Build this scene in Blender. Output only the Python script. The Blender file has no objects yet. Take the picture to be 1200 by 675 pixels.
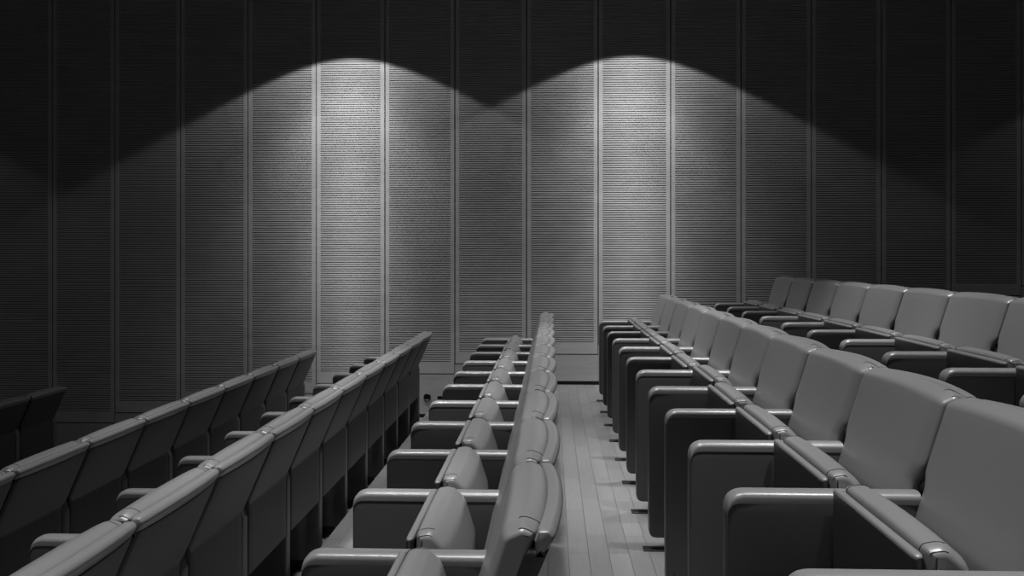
import bpy, bmesh, math, random
from mathutils import Vector, Matrix
random.seed(7)
S = bpy.context.scene
C = S.collection
PI = math.pi
U = 0.0005          # metres per survey unit across a row
P = 0.55            # seat spacing along a row
CAMZ = 2350 * U     # camera above the aisle floor
YAW = 2.3837
WALL_Y = 15.6 * P

# ------------------------------------------------------------------ materials
def new_mat(name):
    m = bpy.data.materials.new(name); m.use_nodes = True
    nt = m.node_tree
    return m, nt, nt.nodes['Principled BSDF']

def g(v): return (v, v, v, 1)

def leather(name, base, rough, bump=0.12):
    """fine pebbled hide: cell pattern in colour, roughness and relief"""
    m, nt, b = new_mat(name)
    N, L = nt.nodes, nt.links
    tc = N.new('ShaderNodeTexCoord')
    vo = N.new('ShaderNodeTexVoronoi'); vo.inputs['Scale'].default_value = 420
    L.new(tc.outputs['Object'], vo.inputs['Vector'])
    mx = N.new('ShaderNodeMapRange')
    mx.inputs['To Min'].default_value = base * 1.03; mx.inputs['To Max'].default_value = base * .93
    L.new(vo.outputs['Distance'], mx.inputs['Value'])
    co = N.new('ShaderNodeCombineColor')
    for k in range(3): L.new(mx.outputs['Result'], co.inputs[k])
    L.new(co.outputs[0], b.inputs['Base Color'])
    b.inputs['Roughness'].default_value = rough
    bp = N.new('ShaderNodeBump'); bp.inputs['Strength'].default_value = bump; bp.inputs['Distance'].default_value = .0005
    L.new(vo.outputs['Distance'], bp.inputs['Height']); L.new(bp.outputs['Normal'], b.inputs['Normal'])
    return m

def plain(name, base, rough, metal=0):
    m, nt, b = new_mat(name)
    N, L = nt.nodes, nt.links
    no = N.new('ShaderNodeTexNoise'); no.inputs['Scale'].default_value = 30
    tc = N.new('ShaderNodeTexCoord'); L.new(tc.outputs['Object'], no.inputs['Vector'])
    cr = N.new('ShaderNodeValToRGB')
    cr.color_ramp.elements[0].color = g(base * .9); cr.color_ramp.elements[1].color = g(base * 1.1)
    L.new(no.outputs['Fac'], cr.inputs['Fac']); L.new(cr.outputs['Color'], b.inputs['Base Color'])
    b.inputs['Roughness'].default_value = rough; b.inputs['Metallic'].default_value = metal
    return m

def veneer(name, base, rough=.5):
    """pale wood veneer: horizontal grain with soft mottled figure"""
    m, nt, b = new_mat(name)
    N, L = nt.nodes, nt.links
    tc = N.new('ShaderNodeTexCoord')
    mp = N.new('ShaderNodeMapping'); mp.inputs['Scale'].default_value = (.9, 1, 26)
    L.new(tc.outputs['Object'], mp.inputs['Vector'])
    n1 = N.new('ShaderNodeTexNoise'); n1.inputs['Scale'].default_value = 2.2; n1.inputs['Detail'].default_value = 4
    L.new(mp.outputs['Vector'], n1.inputs['Vector'])
    mp2 = N.new('ShaderNodeMapping'); mp2.inputs['Scale'].default_value = (.7, 1, 1.6)
    L.new(tc.outputs['Object'], mp2.inputs['Vector'])
    n2 = N.new('ShaderNodeTexNoise'); n2.inputs['Scale'].default_value = 3.4; n2.inputs['Detail'].default_value = 3
    n2.inputs['Distortion'].default_value = 1.6
    L.new(mp2.outputs['Vector'], n2.inputs['Vector'])
    mx = N.new('ShaderNodeMath'); mx.operation = 'MULTIPLY_ADD'; mx.inputs[1].default_value = .45
    L.new(n1.outputs['Fac'], mx.inputs[0])
    m2 = N.new('ShaderNodeMath'); m2.operation = 'MULTIPLY'; m2.inputs[1].default_value = .55
    L.new(n2.outputs['Fac'], m2.inputs[0]); L.new(m2.outputs[0], mx.inputs[2])
    cr = N.new('ShaderNodeValToRGB')
    cr.color_ramp.elements[0].position = .3; cr.color_ramp.elements[1].position = .68
    cr.color_ramp.elements[0].color = g(base * .85); cr.color_ramp.elements[1].color = g(base * 1.1)
    L.new(mx.outputs[0], cr.inputs['Fac']); L.new(cr.outputs['Color'], b.inputs['Base Color'])
    b.inputs['Roughness'].default_value = rough
    b.inputs['Specular IOR Level'].default_value = .3
    return m

def planks(name, base):
    """strip floor whose boards run along Y"""
    m, nt, b = new_mat(name)
    N, L = nt.nodes, nt.links
    tc = N.new('ShaderNodeTexCoord')
    mp = N.new('ShaderNodeMapping'); mp.inputs['Rotation'].default_value = (0, 0, PI / 2)
    mp.inputs['Location'].default_value = (0, .012, 0)
    L.new(tc.outputs['Object'], mp.inputs['Vector'])
    br = N.new('ShaderNodeTexBrick')
    br.inputs['Scale'].default_value = 1
    br.inputs['Brick Width'].default_value = .62; br.inputs['Row Height'].default_value = .08
    br.inputs['Mortar Size'].default_value = .0011; br.inputs['Mortar Smooth'].default_value = .1
    br.inputs['Color1'].default_value = g(base * .84); br.inputs['Color2'].default_value = g(base * 1.1)
    br.inputs['Mortar'].default_value = g(base * .25)
    br.offset = .37
    L.new(mp.outputs['Vector'], br.inputs['Vector'])
    mg = N.new('ShaderNodeMapping'); mg.inputs['Scale'].default_value = (40, 2, 1)
    L.new(tc.outputs['Object'], mg.inputs['Vector'])
    ng = N.new('ShaderNodeTexNoise'); ng.inputs['Scale'].default_value = 3; ng.inputs['Detail'].default_value = 4
    L.new(mg.outputs['Vector'], ng.inputs['Vector'])
    mr = N.new('ShaderNodeMapRange'); mr.inputs['To Min'].default_value = .8; mr.inputs['To Max'].default_value = 1.2
    L.new(ng.outputs['Fac'], mr.inputs['Value'])
    mu = N.new('ShaderNodeVectorMath'); mu.operation = 'SCALE'
    L.new(br.outputs['Color'], mu.inputs[0]); L.new(mr.outputs['Result'], mu.inputs['Scale'])
    L.new(mu.outputs['Vector'], b.inputs['Base Color'])
    b.inputs['Roughness'].default_value = .33
    bp = N.new('ShaderNodeBump'); bp.inputs['Strength'].default_value = .25; bp.inputs['Distance'].default_value = .002
    bp.invert = True
    L.new(br.outputs['Fac'], bp.inputs['Height']); L.new(bp.outputs['Normal'], b.inputs['Normal'])
    return m

M_LEATHER = leather('seat_leather', .185, .31)
M_PANEL = leather('panel_leather', .08, .42)
M_SHELL = leather('shell_leather', .028, .5)
M_SEAM = plain('seam_thread', .012, .8)
M_STEEL = plain('black_steel', .012, .45, .0)
M_VENEER = veneer('wall_veneer', .42)
M_PLINTH = veneer('plinth_veneer', .38)
M_BACKING = plain('wall_backing', .02, .9)
M_FLOOR = planks('strip_floor', .185)
M_RISER = plain('riser_black', .03, .7)
M_CEIL = plain('ceiling_paint', .03, .9)
M_BLACK = plain('black_plastic', .01, .35)

# ------------------------------------------------------------------ helpers
def mesh_obj(name, bm, mat, parent=None, smooth=True, sharp=40, mat2=None, mat3=None):
    bmesh.ops.recalc_face_normals(bm, faces=bm.faces)
    me = bpy.data.meshes.new(name)
    bm.to_mesh(me); bm.free()
    me.materials.append(mat)
    if mat2: me.materials.append(mat2)
    if mat3: me.materials.append(mat3)
    if smooth:
        for p in me.polygons: p.use_smooth = True
        me.set_sharp_from_angle(angle=math.radians(sharp))
    o = bpy.data.objects.new(name, me); C.objects.link(o)
    if parent: o.parent = parent
    return o

def add_box(bm, x0, x1, y0, y1, z0, z1):
    vs = [bm.verts.new(p) for p in ((x0,y0,z0),(x1,y0,z0),(x1,y1,z0),(x0,y1,z0),(x0,y0,z1),(x1,y0,z1),(x1,y1,z1),(x0,y1,z1))]
    for f in ((0,3,2,1),(4,5,6,7),(0,1,5,4),(1,2,6,5),(2,3,7,6),(3,0,4,7)):
        bm.faces.new([vs[i] for i in f])

def round_poly(pts, seg=5):
    """pts: (x, z, radius) of a closed polygon; returns the outline with rounded corners"""
    out = []
    n = len(pts)
    for i in range(n):
        p = Vector(pts[i][:2]); a = Vector(pts[i-1][:2]); b = Vector(pts[(i+1) % n][:2]); r = pts[i][2]
        if r <= 0: out.append(p); continue
        u = (a - p).normalized(); v = (b - p).normalized()
        ang = u.angle(v)
        t = min(r / math.tan(ang / 2), (a-p).length * .49, (b-p).length * .49)
        q0, q1 = p + u * t, p + v * t
        for k in range(seg + 1):
            s = k / seg
            out.append((q0.lerp(p, s)).lerp(p.lerp(q1, s), s))   # smooth quadratic corner
    return out

def resample(pts, step):
    out = []
    n = len(pts)
    for i in range(n):
        a, b = pts[i], pts[(i+1) % n]
        k = max(1, int((b-a).length / step))
        for j in range(k): out.append(a.lerp(b, j / k))
    return out

def area(pts):
    return sum(pts[i-1].x * pts[i].y - pts[i].x * pts[i-1].y for i in range(len(pts))) / 2

def normals(pts):
    n = len(pts); out = []
    s = 1 if area(pts) > 0 else -1
    for i in range(n):
        d1 = (pts[i] - pts[i-1]); d2 = (pts[(i+1) % n] - pts[i])
        if d1.length < 1e-9: d1 = d2
        if d2.length < 1e-9: d2 = d1
        d = d1.normalized() + d2.normalized()
        d = d.normalized() if d.length > 1e-9 else d1.normalized()
        out.append(Vector((d.y, -d.x)) * s)     # outward
    return out

def stations(y0, y1, r, nr, ni, ins=None):
    """(y, inset) pairs of a loft whose two ends are rounded with radius r"""
    st = []
    for k in range(nr + 1):
        a = (k / nr) * PI / 2
        st.append((y0 + r * (1 - math.cos(a)), (r if ins is None else ins) * (1 - math.sin(a))))
    mid = [(y0 + r + (y1 - y0 - 2*r) * j / ni, 0) for j in range(1, ni)]
    return st + mid + [(y0 + y1 - y, i) for (y, i) in reversed(st)]

def loft(bm, prof, y0, y1, r=.01, nr=4, ni=1, warp=None, inset=None):
    nm = normals(prof)
    rings = []
    for (y, ins) in stations(y0, y1, r, nr, ni, inset):
        ring = []
        for p, n in zip(prof, nm):
            q = p - n * ins
            v = Vector((q.x, y, q.y))
            if warp: v = warp(v)
            ring.append(bm.verts.new(v))
        rings.append(ring)
    n = len(prof)
    for a, b in zip(rings, rings[1:]):
        for i in range(n):
            bm.faces.new((a[i], a[(i+1) % n], b[(i+1) % n], b[i]))
    bm.faces.new(rings[0]); bm.faces.new(rings[-1])

def cut_and_warp(bm, cuts, warp):
    for z in cuts:
        bmesh.ops.bisect_plane(bm, geom=bm.verts[:] + bm.edges[:] + bm.faces[:], plane_co=(0, 0, z), plane_no=(0, 0, 1), dist=1e-6)
    for v in bm.verts: v.co = warp(v.co.copy())

def arm_clear(v):
    """0 between the side panels, 1 above or behind them"""
    nz = max(0, min(1, (v.z - .658) / .045))
    nx = max(0, min(1, (v.x - (.434 + (.652 - v.z) * .413)) / .012)) if v.z > .585 else 0
    n = max(nz, nx)
    return n * n * (3 - 2 * n)

def add_tube(bm, pts, rad, seg=5, mi=1):
    rings = []
    for i, p in enumerate(pts):
        d = (pts[min(i+1, len(pts)-1)] - pts[max(i-1, 0)]).normalized()
        up = Vector((0, 0, 1)) if abs(d.z) < .9 else Vector((0, 1, 0))
        a = d.cross(up).normalized(); b = d.cross(a)
        rings.append([bm.verts.new(p + a * rad * math.cos(2*PI*k/seg) + b * rad * math.sin(2*PI*k/seg)) for k in range(seg)])
    for r0, r1 in zip(rings, rings[1:]):
        for k in range(seg): bm.faces.new((r0[k], r0[(k+1) % seg], r1[(k+1) % seg], r1[k]))
    bm.faces.new(rings[0]); bm.faces.new(rings[-1])
    for r in rings:
        for v in r:
            for f in v.link_faces: f.material_index = mi      # 1: stitching colour

def surface_point(prof, nm, i, y, y0, y1, r, lift, warp, inset):
    """point on a loft at profile index i and station y, lifted outwards"""
    e = min(y - y0, y1 - y)
    ins = 0
    ny = 0
    if e < r:
        c = 1 - max(e, 0) / r
        ins = inset * (1 - math.sqrt(max(0, 1 - c*c)))
        ny = c * (-1 if y - y0 < y1 - y else 1)
    q = prof[i] - nm[i] * ins
    s = math.sqrt(max(0, 1 - ny*ny))
    v = Vector((q.x + nm[i].x * lift * s, y + ny * lift, q.y + nm[i].y * lift * s))
    return warp(v) if warp else v

def corner_seams(bm, prof, y0, y1, r, warp, i0, i1, ys, inset, rad=.0009):
    nm = normals(prof)
    for side in (0, 1):
        for d in ys:
            y = y0 + d if side == 0 else y1 - d
            pts = [surface_point(prof, nm, i % len(prof), y, y0, y1, r, .0003, warp, inset) for i in range(i0, i1 + 1)]
            add_tube(bm, pts, rad, 4)

def nearest_index(prof, x, z):
    return min(range(len(prof)), key=lambda i: (prof[i] - Vector((x, z))).length)

# ------------------------------------------------------------------ one seat (local: x front to rear, y along the row, z up)
HALF = P / 2

def build_side_panel(parent, y):
    AW = .029
    out = [(0.0, .052, .035), (0.0, .652, .05), (.425, .652, .012), (.452, .60, .015), (.463, .56, .02), (.463, .052, .02)]
    prof = resample(round_poly(out, 6), .06)
    bm = bmesh.new(); loft(bm, [p for p in round_poly([(.002,.054,.03),(.002,.641,.036),(.421,.641,.01),(.446,.597,.015),(.458,.556,.02),(.458,.054,.02)], 6)], y - AW + .0006, y + AW - .0006, .006, 3)
    sp = mesh_obj('side_panel', bm, M_PANEL, parent)
    # padded strip that runs over the top and down the front edge
    o = round_poly([(0.0, .052, .035), (0.0, .652, .046), (.425, .652, .0)], 8)
    inner = round_poly([(.004, .060, .030), (.004, .627, .030), (.425, .627, .0)], 8)
    # open strips: start both at the bottom end
    strip_o = [p for p in o]
    strip_i = [p for p in inner]
    bm = bmesh.new()
    def ring(t_y, ins):
        pts = []
        for k in range(len(strip_o)):
            d = (strip_o[k] - strip_i[k])
            pts.append((strip_o[k] - d.normalized() * ins, strip_i[k]))
        return pts
    sts = stations(y - AW, y + AW, .022, 7, 2)
    rows = []
    for (yy, ins) in sts:
        rows.append([(bm.verts.new((a.x, yy, a.y)), bm.verts.new((b.x, yy, b.y))) for a, b in ring(yy, ins * .72)])
    n = len(strip_o)
    for r0, r1 in zip(rows, rows[1:]):
        for k in range(n - 1):
            bm.faces.new((r0[k][0], r0[k+1][0], r1[k+1][0], r1[k][0]))
            bm.faces.new((r0[k][1], r1[k][1], r1[k+1][1], r0[k+1][1]))
        for k in (0, n - 1):
            bm.faces.new((r0[k][0], r1[k][0], r1[k][1], r0[k][1]))
    for r0 in (rows[0], rows[-1]):
        for k in range(n - 1): bm.faces.new((r0[k][0], r0[k][1], r0[k+1][1], r0[k+1][0]))
    for f in bm.faces:
        if f.calc_center_median().z < .60: f.material_index = 2     # front edge is covered like the panel
    for s in (-1, 1):
        add_tube(bm, [Vector((p.x, y + s * (AW + .0004), p.y - .0006)) for p in strip_i if p.y > .5], .0009, 5)
    mesh_obj('arm_pad', bm, M_LEATHER, sp, mat2=M_SEAM, mat3=M_PANEL)
    bm = bmesh.new()
    add_box(bm, .10, .40, y - .016, y + .016, .006, .058)
    mesh_obj('leg', bm, M_STEEL, sp, False)
    bm = bmesh.new()
    loft(bm, round_poly([(-.02, 0, 0), (.455, 0, 0), (.455, .006, .002), (-.02, .006, .002)], 2), y - .03, y + .03, .003, 2)
    mesh_obj('base_plate', bm, M_STEEL, sp, False)
    return sp

def build_seat(parent):
    HX, HZ = .35, .30
    W = .232
    y0, y1 = -W, W
    prof = round_poly([(.2455, .630, .0), (.249, .675, .014), (.286, .682, .035), (.322, .650, .05), (.350, .560, .08), (.354, .46, .05), (.352, .36, .05), (.325, .285, .03), (.2455, .285, .01)], 6)
    prof = resample(prof, .04)
    def warp(v):
        s = 1 - (v.y / W) ** 2
        k = max(0, min(1, (v.x - .255) / .09))
        return Vector((v.x - HX + .012 * s * k, v.y, v.z - HZ + .004 * s))
    bm = bmesh.new(); loft(bm, prof, y0, y1, .034, 7, 8, warp, .018)
    i0 = nearest_index(prof, .248, .662); i1 = nearest_index(prof, .290, .672)
    if i1 < i0: i0, i1 = i1, i0
    corner_seams(bm, prof, y0, y1, .034, warp, i0, i1, (.032, .006), .018)
    seat = mesh_obj('seat_cushion', bm, M_LEATHER, parent, mat2=M_SEAM)
    seat.location = (HX, 0, HZ)
    # underside board with a rolled border
    prof2 = round_poly([(.226, .668, .010), (.2445, .668, .007), (.2445, .62, .0), (.2445, .285, .004), (.226, .285, .004)], 5)
    def warp2(v): return Vector((v.x - HX, v.y, v.z - HZ))
    bm = bmesh.new(); loft(bm, prof2, -W - .001, W + .001, .016, 5, 1, warp2, .007)
    for f in bm.faces:
        if f.calc_center_median().z > .652 - HZ: f.material_index = 2      # rolled hide edge
    pts = [Vector((.2455 - HX, -W + .012 + (2*W-.024) * k / 12, .662 - HZ)) for k in range(13)]
    add_tube(bm, pts, .002, 5)
    mesh_obj('seat_pan', bm, M_SHELL, seat, mat2=M_SEAM, mat3=M_LEATHER)
    return seat

def build_back(parent):
    W = .266
    # cushion: leans back, rounded top
    prof = round_poly([(.392, .40, .02), (.398, .60, .1), (.478, .852, .028), (.514, .868, .022), (.543, .856, .014), (.436, .56, .05), (.436, .40, .01)], 7)
    prof = resample(prof, .035)
    def bulge(v):
        s = 1 - (v.y / W) ** 2
        t = max(0, min(1, (v.z - .45) / .4))
        return s, t
    def warp(v):
        s, t = bulge(v)
        f = max(0, min(1, ((v.x - .392 - (v.z - .55) * .33)) / .06))   # 0 front .. 1 rear
        n = max(0, min(1, (v.z - .658) / .05)); n = n * n * (3 - 2 * n)
        return Vector((v.x + s * t * (.004 + .014 * f), v.y * (.912 + .088 * n), v.z + .007 * s * t))
    R = .052
    bm = bmesh.new(); loft(bm, prof, -W, W, R, 8, 10, None, .0155)
    cut_and_warp(bm, (.56, .60, .63, .657, .668, .678, .688, .698, .709, .74, .78), warp)
    i0 = nearest_index(prof, .497, .866); i1 = nearest_index(prof, .541, .848)
    if i1 < i0: i0, i1 = i1, i0
    corner_seams(bm, prof, -W, W, R, warp, i0, i1, (.048, .009), .0155)
    cu = mesh_obj('back_cushion', bm, M_LEATHER, parent, mat2=M_SEAM)
    # rolled border band behind the cushion
    prof3 = round_poly([(.532, .84, .003), (.540, .858, .006), (.560, .859, .012), (.571, .846, .012), (.548, .810, .012), (.534, .816, .004)], 5)
    def warp3(v):
        s = 1 - (v.y / W) ** 2
        return Vector((v.x + .018 * s, v.y, v.z + .007 * s))
    bm = bmesh.new(); loft(bm, prof3, -W + .003, W - .003, .022, 6, 10, warp3, .006)
    mesh_obj('border_roll', bm, M_LEATHER, cu)
    # rear shell: leaning upper part, bend, vertical lower part
    prof4 = round_poly([(.414, .40, .0), (.414, .575, .02), (.496, .825, .0), (.556, .825, .004), (.459, .590, .03), (.459, .335, .004), (.438, .335, .0)], 5)
    prof4 = resample(prof4, .015)
    WS = .242
    def warp4(v):
        s = 1 - (v.y / W) ** 2
        t = max(0, min(1, (v.z - .585) / .22))
        wy = 1 + .088 * arm_clear(v)
        return Vector((v.x + .018 * s * t, v.y * wy, v.z))
    bm = bmesh.new(); loft(bm, prof4, -WS, WS, .012, 5, 10, None)
    cut_and_warp(bm, (.59, .60, .61, .62, .63, .64, .657, .668, .678, .688, .698, .709), warp4)
    mesh_obj('back_shell', bm, M_SHELL, cu)
    return cu

def children_of(o): return list(o.children)

def copy_tree(o, parent=None):
    c = o.copy(); C.objects.link(c)
    if parent: c.parent = parent
    for ch in children_of(o): copy_tree(ch, c)
    return c

proto = bpy.data.objects.new('auditorium_seat', None); C.objects.link(proto)
proto.empty_display_size = .2
build_side_panel(proto, -HALF)
build_seat(proto)
build_back(proto)
bpy.context.view_layer.update()

ORD = ['first', 'second', 'third', 'fourth', 'fifth', 'sixth', 'seventh', 'eighth', 'ninth', 'tenth', 'eleventh']
# rows: (x of arm front in units, arm-top drop below camera in units, z of last arm in seat spacings, number of seats, words, group)
ROWS = [
    (2625, 754, 13.86, 9, 'in the highest row at far right', 'seats of the highest row at far right'),
    (775, 1042, 13.86, 11, 'in row right of the bare aisle', 'seats of the row right of the aisle floor'),
    (-1126, 1332, 13.84, 11, 'in row left of the bare aisle', 'seats of the row left of the aisle floor'),
    (-3085, 1661, 13.98, 11, 'in nearer row seen from behind', 'seats of the nearer row seen from behind'),
    (-5030, 1980, 14.10, 9, 'in farther long row seen from behind', 'seats of the farther long row seen from behind'),
    (-9230, 2593, 14.02, 2, 'in dark short row at left edge', 'seats of the dark row at the far left edge'),
]
FLOORDROP = 1304
first = True
ends = []
for ri, (xu, yu, zl, n, words, grp) in enumerate(ROWS):
    zf = CAMZ - (yu + FLOORDROP) * U
    for k in range(n):
        o = proto if first else copy_tree(proto)
        first = False
        o.location = (xu * U, (zl - .5 - k) * P, zf)
        if k == 0: which = 'nearest the ribbed wall'
        elif k == n - 1: which = 'nearest the camera' if n > 2 else 'cut by the frame'
        else: which = '%s from wall' % ORD[k]
        lab = 'grey leather tip-up seat %s %s' % (which, words)
        o['label'] = lab; o['category'] = 'seat'; o['group'] = grp
        for ch in children_of(o):
            if ch.name.startswith('seat_cushion'):
                a = random.uniform(-.006, .008)
                if ri == 1 and k == 6: a = .07
                ch.rotation_euler = (0, a, 0)
        if k == 0:   # the wall end of the row has its own second side panel
            ends.append(o)
for o in ends:
    src = [ch for ch in children_of(o) if ch.name.startswith('side_panel')][0]
    e = copy_tree(src, o)
    e.location = (0, P, 0)

# ------------------------------------------------------------------ stepped floor
def struct(o):
    o['kind'] = 'structure'; return o

levels = [(r[1] + FLOORDROP) for r in ROWS[:5]]            # drops of the treads, highest first
edges = [1790, -120, -2085, -4040, -5990]                   # front (left) edge of each tread
levels += [3590, 2593 + FLOORDROP]
edges += [-8150, -16000]
Y0, Y1 = -2.2, WALL_Y
bmf, bmr = bmesh.new(), bmesh.new()
right = 7.2 / U
prev = None
for lv, ed in zip(levels, edges):
    z = CAMZ - lv * U
    x0, x1 = ed * U, right * U
    add_box(bmf, x0, x1, Y0, Y1, z - .022, z)
    if prev is not None: pass
    right = ed
    prev = z
floor = struct(mesh_obj('floor', bmf, M_FLOOR, None, False))
for i, (lv, ed) in enumerate(zip(levels[:-1], edges[:-1])):
    z = CAMZ - lv * U; zn = CAMZ - levels[i+1] * U
    add_box(bmr, ed * U + .012, ed * U + .03, Y0, Y1, zn - .02, z - .022)
rz = mesh_obj('riser', bmr, M_RISER, floor, False)

# ------------------------------------------------------------------ ribbed timber wall
def wall_x(px):
    th = math.atan((px - 600) / 1100) - math.radians(YAW)
    return WALL_Y * math.tan(th)

joints_px = [-86, -13, 61.3, 134.5, 211.5, 290.5, 370.5, 451, 533, 617, 701, 786, 868.5, 951, 1033, 1114.5, 1197, 1279, 1360]
slat_bottom = {4: 470, 7: 436, 8: 425, 9: 412}
JX = [wall_x(p) for p in joints_px]
TOPZ = 4.0
wall = bmesh.new()
add_box(wall, -8, 7.2, WALL_Y + .03, WALL_Y + .15, -2.2, TOPZ)
wall = struct(mesh_obj('wall_far', wall, M_BACKING, None, False))
PITCH = .0205
FR = WALL_Y
def px_to_z(px, py):
    # height of a wall point seen at (px, py)
    x = wall_x(px); a = math.radians(YAW)
    d = WALL_Y * math.cos(a) - x * math.sin(a)
    return CAMZ - (py - 300.1) / 1100 * d
for i in range(len(JX) - 1):
    xa, xb = JX[i] + .005, JX[i+1] - .005
    sb = 401 - (i - 9) * 11.5
    zs = px_to_z((joints_px[i] + joints_px[i+1]) / 2, sb)          # bottom of the ribs
    zb = zs - .106                                                # bottom of the panel
    fa, fb = xa + .036, xb - .036
    bm = bmesh.new()
    # stiles and bottom rail
    for (s0, s1) in ((xa, fa), (fb, xb)):
        add_box(bm, s0, s1, FR, FR + .03, zb, TOPZ - .01)
    add_box(bm, fa, fb, FR, FR + .03, zb, zs)
    # ribs with shadow grooves between
    z = zs
    while z < TOPZ - .06:
        g0, g1 = z, z + .0056
        v = [bm.verts.new(p) for p in ((fa, FR + .02, g1), (fa, FR + .001, g1 + .001), (fa, FR + .001, z + PITCH - .001), (fa, FR + .02, z + PITCH),
                                       (fb, FR + .02, g1), (fb, FR + .001, g1 + .001), (fb, FR + .001, z + PITCH - .001), (fb, FR + .02, z + PITCH))]
        for f in ((0,1,5,4),(1,2,6,5),(2,3,7,6)): bm.faces.new([v[q] for q in f])
        z += PITCH
    add_box(bm, fa, fb, FR, FR + .03, z, TOPZ - .01)
    o = mesh_obj('wall_panel', bm, M_VENEER, wall, False)
    # plinth board under the panel
    bm = bmesh.new()
    xm = (xa + xb) / 2
    segs = []
    r = 7.2
    for lv, ed in zip(levels, edges):
        l = ed * U
        a, b = max(l, xa - .004), min(r, xb + .004)
        if b - a > .01: segs.append((a, b, CAMZ - lv * U))
        r = l
    for (a, b, zf) in segs:
        add_box(bm, a, b, FR + .001, FR + .03, zf + .033, zb - .009)
    mesh_obj('plinth_board', bm, M_PLINTH, wall, False)
# recessed black skirting on every tread
bm = bmesh.new(); r = 7.2
for lv, ed in zip(levels, edges):
    z = CAMZ - lv * U
    add_box(bm, ed * U, r, FR + .012, FR + .03, z + .001, z + .034)
    r = ed * U
struct(mesh_obj('baseboard_far', bm, M_BLACK, None, False))
# round socket in the plinth
sx = wall_x(500.7); sz = px_to_z(500.7, 465.3)
bm = bmesh.new()
ring = [Vector((math.cos(2*PI*k/28), 0, math.sin(2*PI*k/28))) for k in range(28)]
prof = [(.032, 0), (.034, -.006), (.029, -.010), (.024, -.006), (.022, 0.000), (.0, .0)]
rr = []
for (rad, dy) in prof[:-1]:
    rr.append([bm.verts.new((sx + v.x * rad, FR + .0005 + dy, sz + v.z * rad)) for v in ring])
for a, b in zip(rr, rr[1:]):
    for k in range(28): bm.faces.new((a[k], a[(k+1) % 28], b[(k+1) % 28], b[k]))
bm.faces.new(rr[-1])
so = mesh_obj('wall_socket', bm, M_BLACK, None)
so['label'] = 'round black socket low on the timber plinth of the ribbed wall'; so['category'] = 'socket'
bm = bmesh.new()
for dx in (-.009, .009):
    vs = [bm.verts.new((sx + dx + .003 * math.cos(2*PI*k/10), FR - .004, sz + .003 * math.sin(2*PI*k/10))) for k in range(10)]
    vb = [bm.verts.new((v.co.x, FR + .0, v.co.z)) for v in vs]
    bm.faces.new(vs)
    for k in range(10): bm.faces.new((vs[k], vs[(k+1) % 10], vb[(k+1) % 10], vb[k]))
mesh_obj('contact_pin', bm, M_SHELL, so)

bm = bmesh.new(); add_box(bm, -8, 7.2, Y0, WALL_Y + .15, TOPZ, TOPZ + .1)
struct(mesh_obj('ceiling', bm, M_CEIL, None, False))
bm = bmesh.new(); add_box(bm, -8.1, -8, Y0, WALL_Y + .15, -2.2, TOPZ + .1)
struct(mesh_obj('wall_left', bm, M_CEIL, None, False))
bm = bmesh.new(); add_box(bm, 7.2, 7.3, Y0, WALL_Y + .15, -2.2, TOPZ + .1)
struct(mesh_obj('wall_right', bm, M_CEIL, None, False))

# ------------------------------------------------------------------ lamps
def spot(name, loc, power, deg, blend, rad=.03, target=None):
    l = bpy.data.lights.new(name, 'SPOT'); l.energy = power; l.spot_size = math.radians(deg); l.spot_blend = blend
    l.shadow_soft_size = rad
    o = bpy.data.objects.new(name, l); C.objects.link(o); o.location = loc
    if target is not None:
        o.rotation_euler = (Vector(target) - Vector(loc)).to_track_quat('-Z', 'Y').to_euler()
    return o

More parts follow.
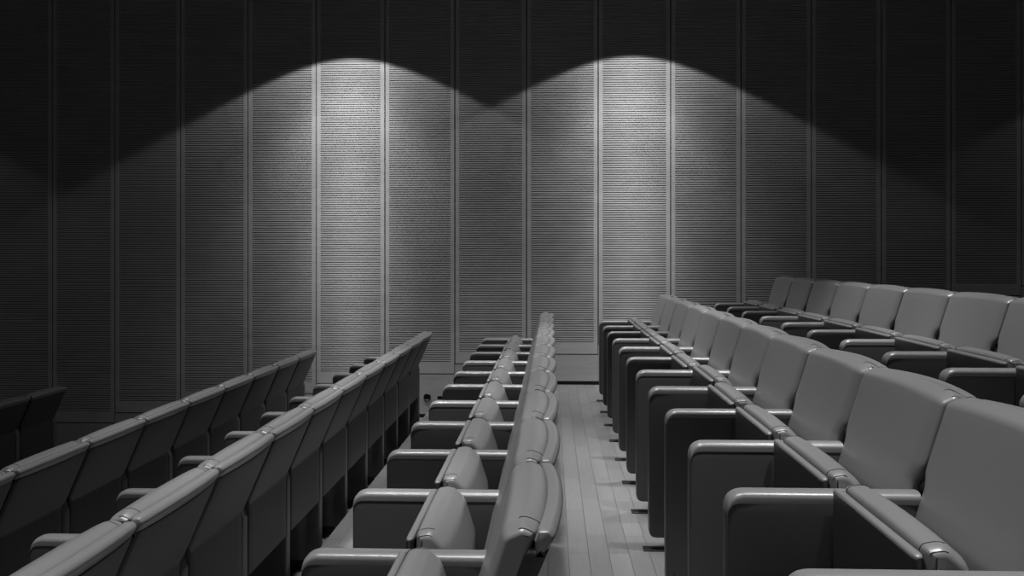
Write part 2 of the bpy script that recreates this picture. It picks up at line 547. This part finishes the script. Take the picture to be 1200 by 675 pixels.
# wall washers: recessed downlights 0.75 m in front of the ribbed wall
D = .64
LZ = CAMZ + (300.1 - 21) / 1100 * WALL_Y / 1.0
TILT = math.radians(12)       # the reflector throws its beam slightly towards the wall
CURVE = ((0, .75), (4.4, .5), (8, .36), (12.6, .24), (16, .165), (20.6, .13), (24, .112), (28, .092), (32, .066), (36, .05), (42, .038), (50, .036), (54, .035), (60, .017), (66, .006), (90, .003))
def washer(x, power):
    o = spot('wall_washer', (x, WALL_Y - D, LZ), power, 122.4, .07, .02)
    l = o.data; l.use_nodes = True; nt = l.node_tree; N, L = nt.nodes, nt.links
    em = [n for n in N if n.type == 'EMISSION'][0]
    tc = N.new('ShaderNodeTexCoord'); sp = N.new('ShaderNodeVectorMath'); sp.operation = 'DOT_PRODUCT'; sp.inputs[1].default_value = (0, math.sin(TILT), -math.cos(TILT))
    ab = N.new('ShaderNodeMath'); ab.operation = 'ABSOLUTE'
    ac = N.new('ShaderNodeMath'); ac.operation = 'ARCCOSINE'
    dv = N.new('ShaderNodeMath'); dv.operation = 'DIVIDE'; dv.inputs[1].default_value = PI / 2
    fc = N.new('ShaderNodeFloatCurve')
    L.new(tc.outputs['Normal'], sp.inputs[0]); L.new(sp.outputs['Value'], ab.inputs[0]); L.new(ab.outputs[0], ac.inputs[0])
    L.new(ac.outputs[0], dv.inputs[0]); L.new(dv.outputs[0], fc.inputs['Value'])
    cv = fc.mapping.curves[0]
    cv.points[0].location = (0, CURVE[0][1]); cv.points[1].location = (1, CURVE[-1][1])
    for a, v in CURVE[1:-1]: cv.points.new(a / 90, v)
    for p in cv.points: p.handle_type = 'VECTOR'
    fc.mapping.update()
    L.new(fc.outputs['Value'], em.inputs['Strength'])
for (px, k) in ((412, 1.0), (740, .92), (-244, .45), (1396, .22)):
    washer(wall_x(px), 1150 * k)
# house downlights above the seats
for (x, e, deg) in ((-2.1, 95, 54), (-1.12, 330, 52), (-.15, 430, 50), (1.25, 500, 51), (2.6, 25, 60)):
    for (y, f) in ((.4, .45), (1.9, .78), (3.5, .82), (5.1, .92)):
        spot('house_downlight', (x, y, 3.95), e * f, deg, .9, .1)

spot('house_downlight', (-.1, 6.7, 3.95), 420, 72, 1.0, .1)

w = bpy.data.worlds.new('world'); S.world = w; w.use_nodes = True
w.node_tree.nodes['Background'].inputs['Color'].default_value = g(1)
w.node_tree.nodes['Background'].inputs['Strength'].default_value = .09

# ------------------------------------------------------------------ camera
cd = bpy.data.cameras.new('camera'); cam = bpy.data.objects.new('camera', cd); C.objects.link(cam)
cd.sensor_fit = 'HORIZONTAL'; cd.sensor_width = 36; cd.lens = 1100 / 1200 * 36
cd.shift_y = (300.1 - 337.5) / 1200
cam.location = (0, 0, CAMZ)
cam.rotation_euler = (PI / 2, 0, math.radians(YAW))
cd.clip_start = .05
S.camera = cam
S.view_settings.view_transform = 'Standard'; S.view_settings.look = 'None'
S.view_settings.gamma = 1; S.view_settings.exposure = 0
S.view_settings.use_curve_mapping = False
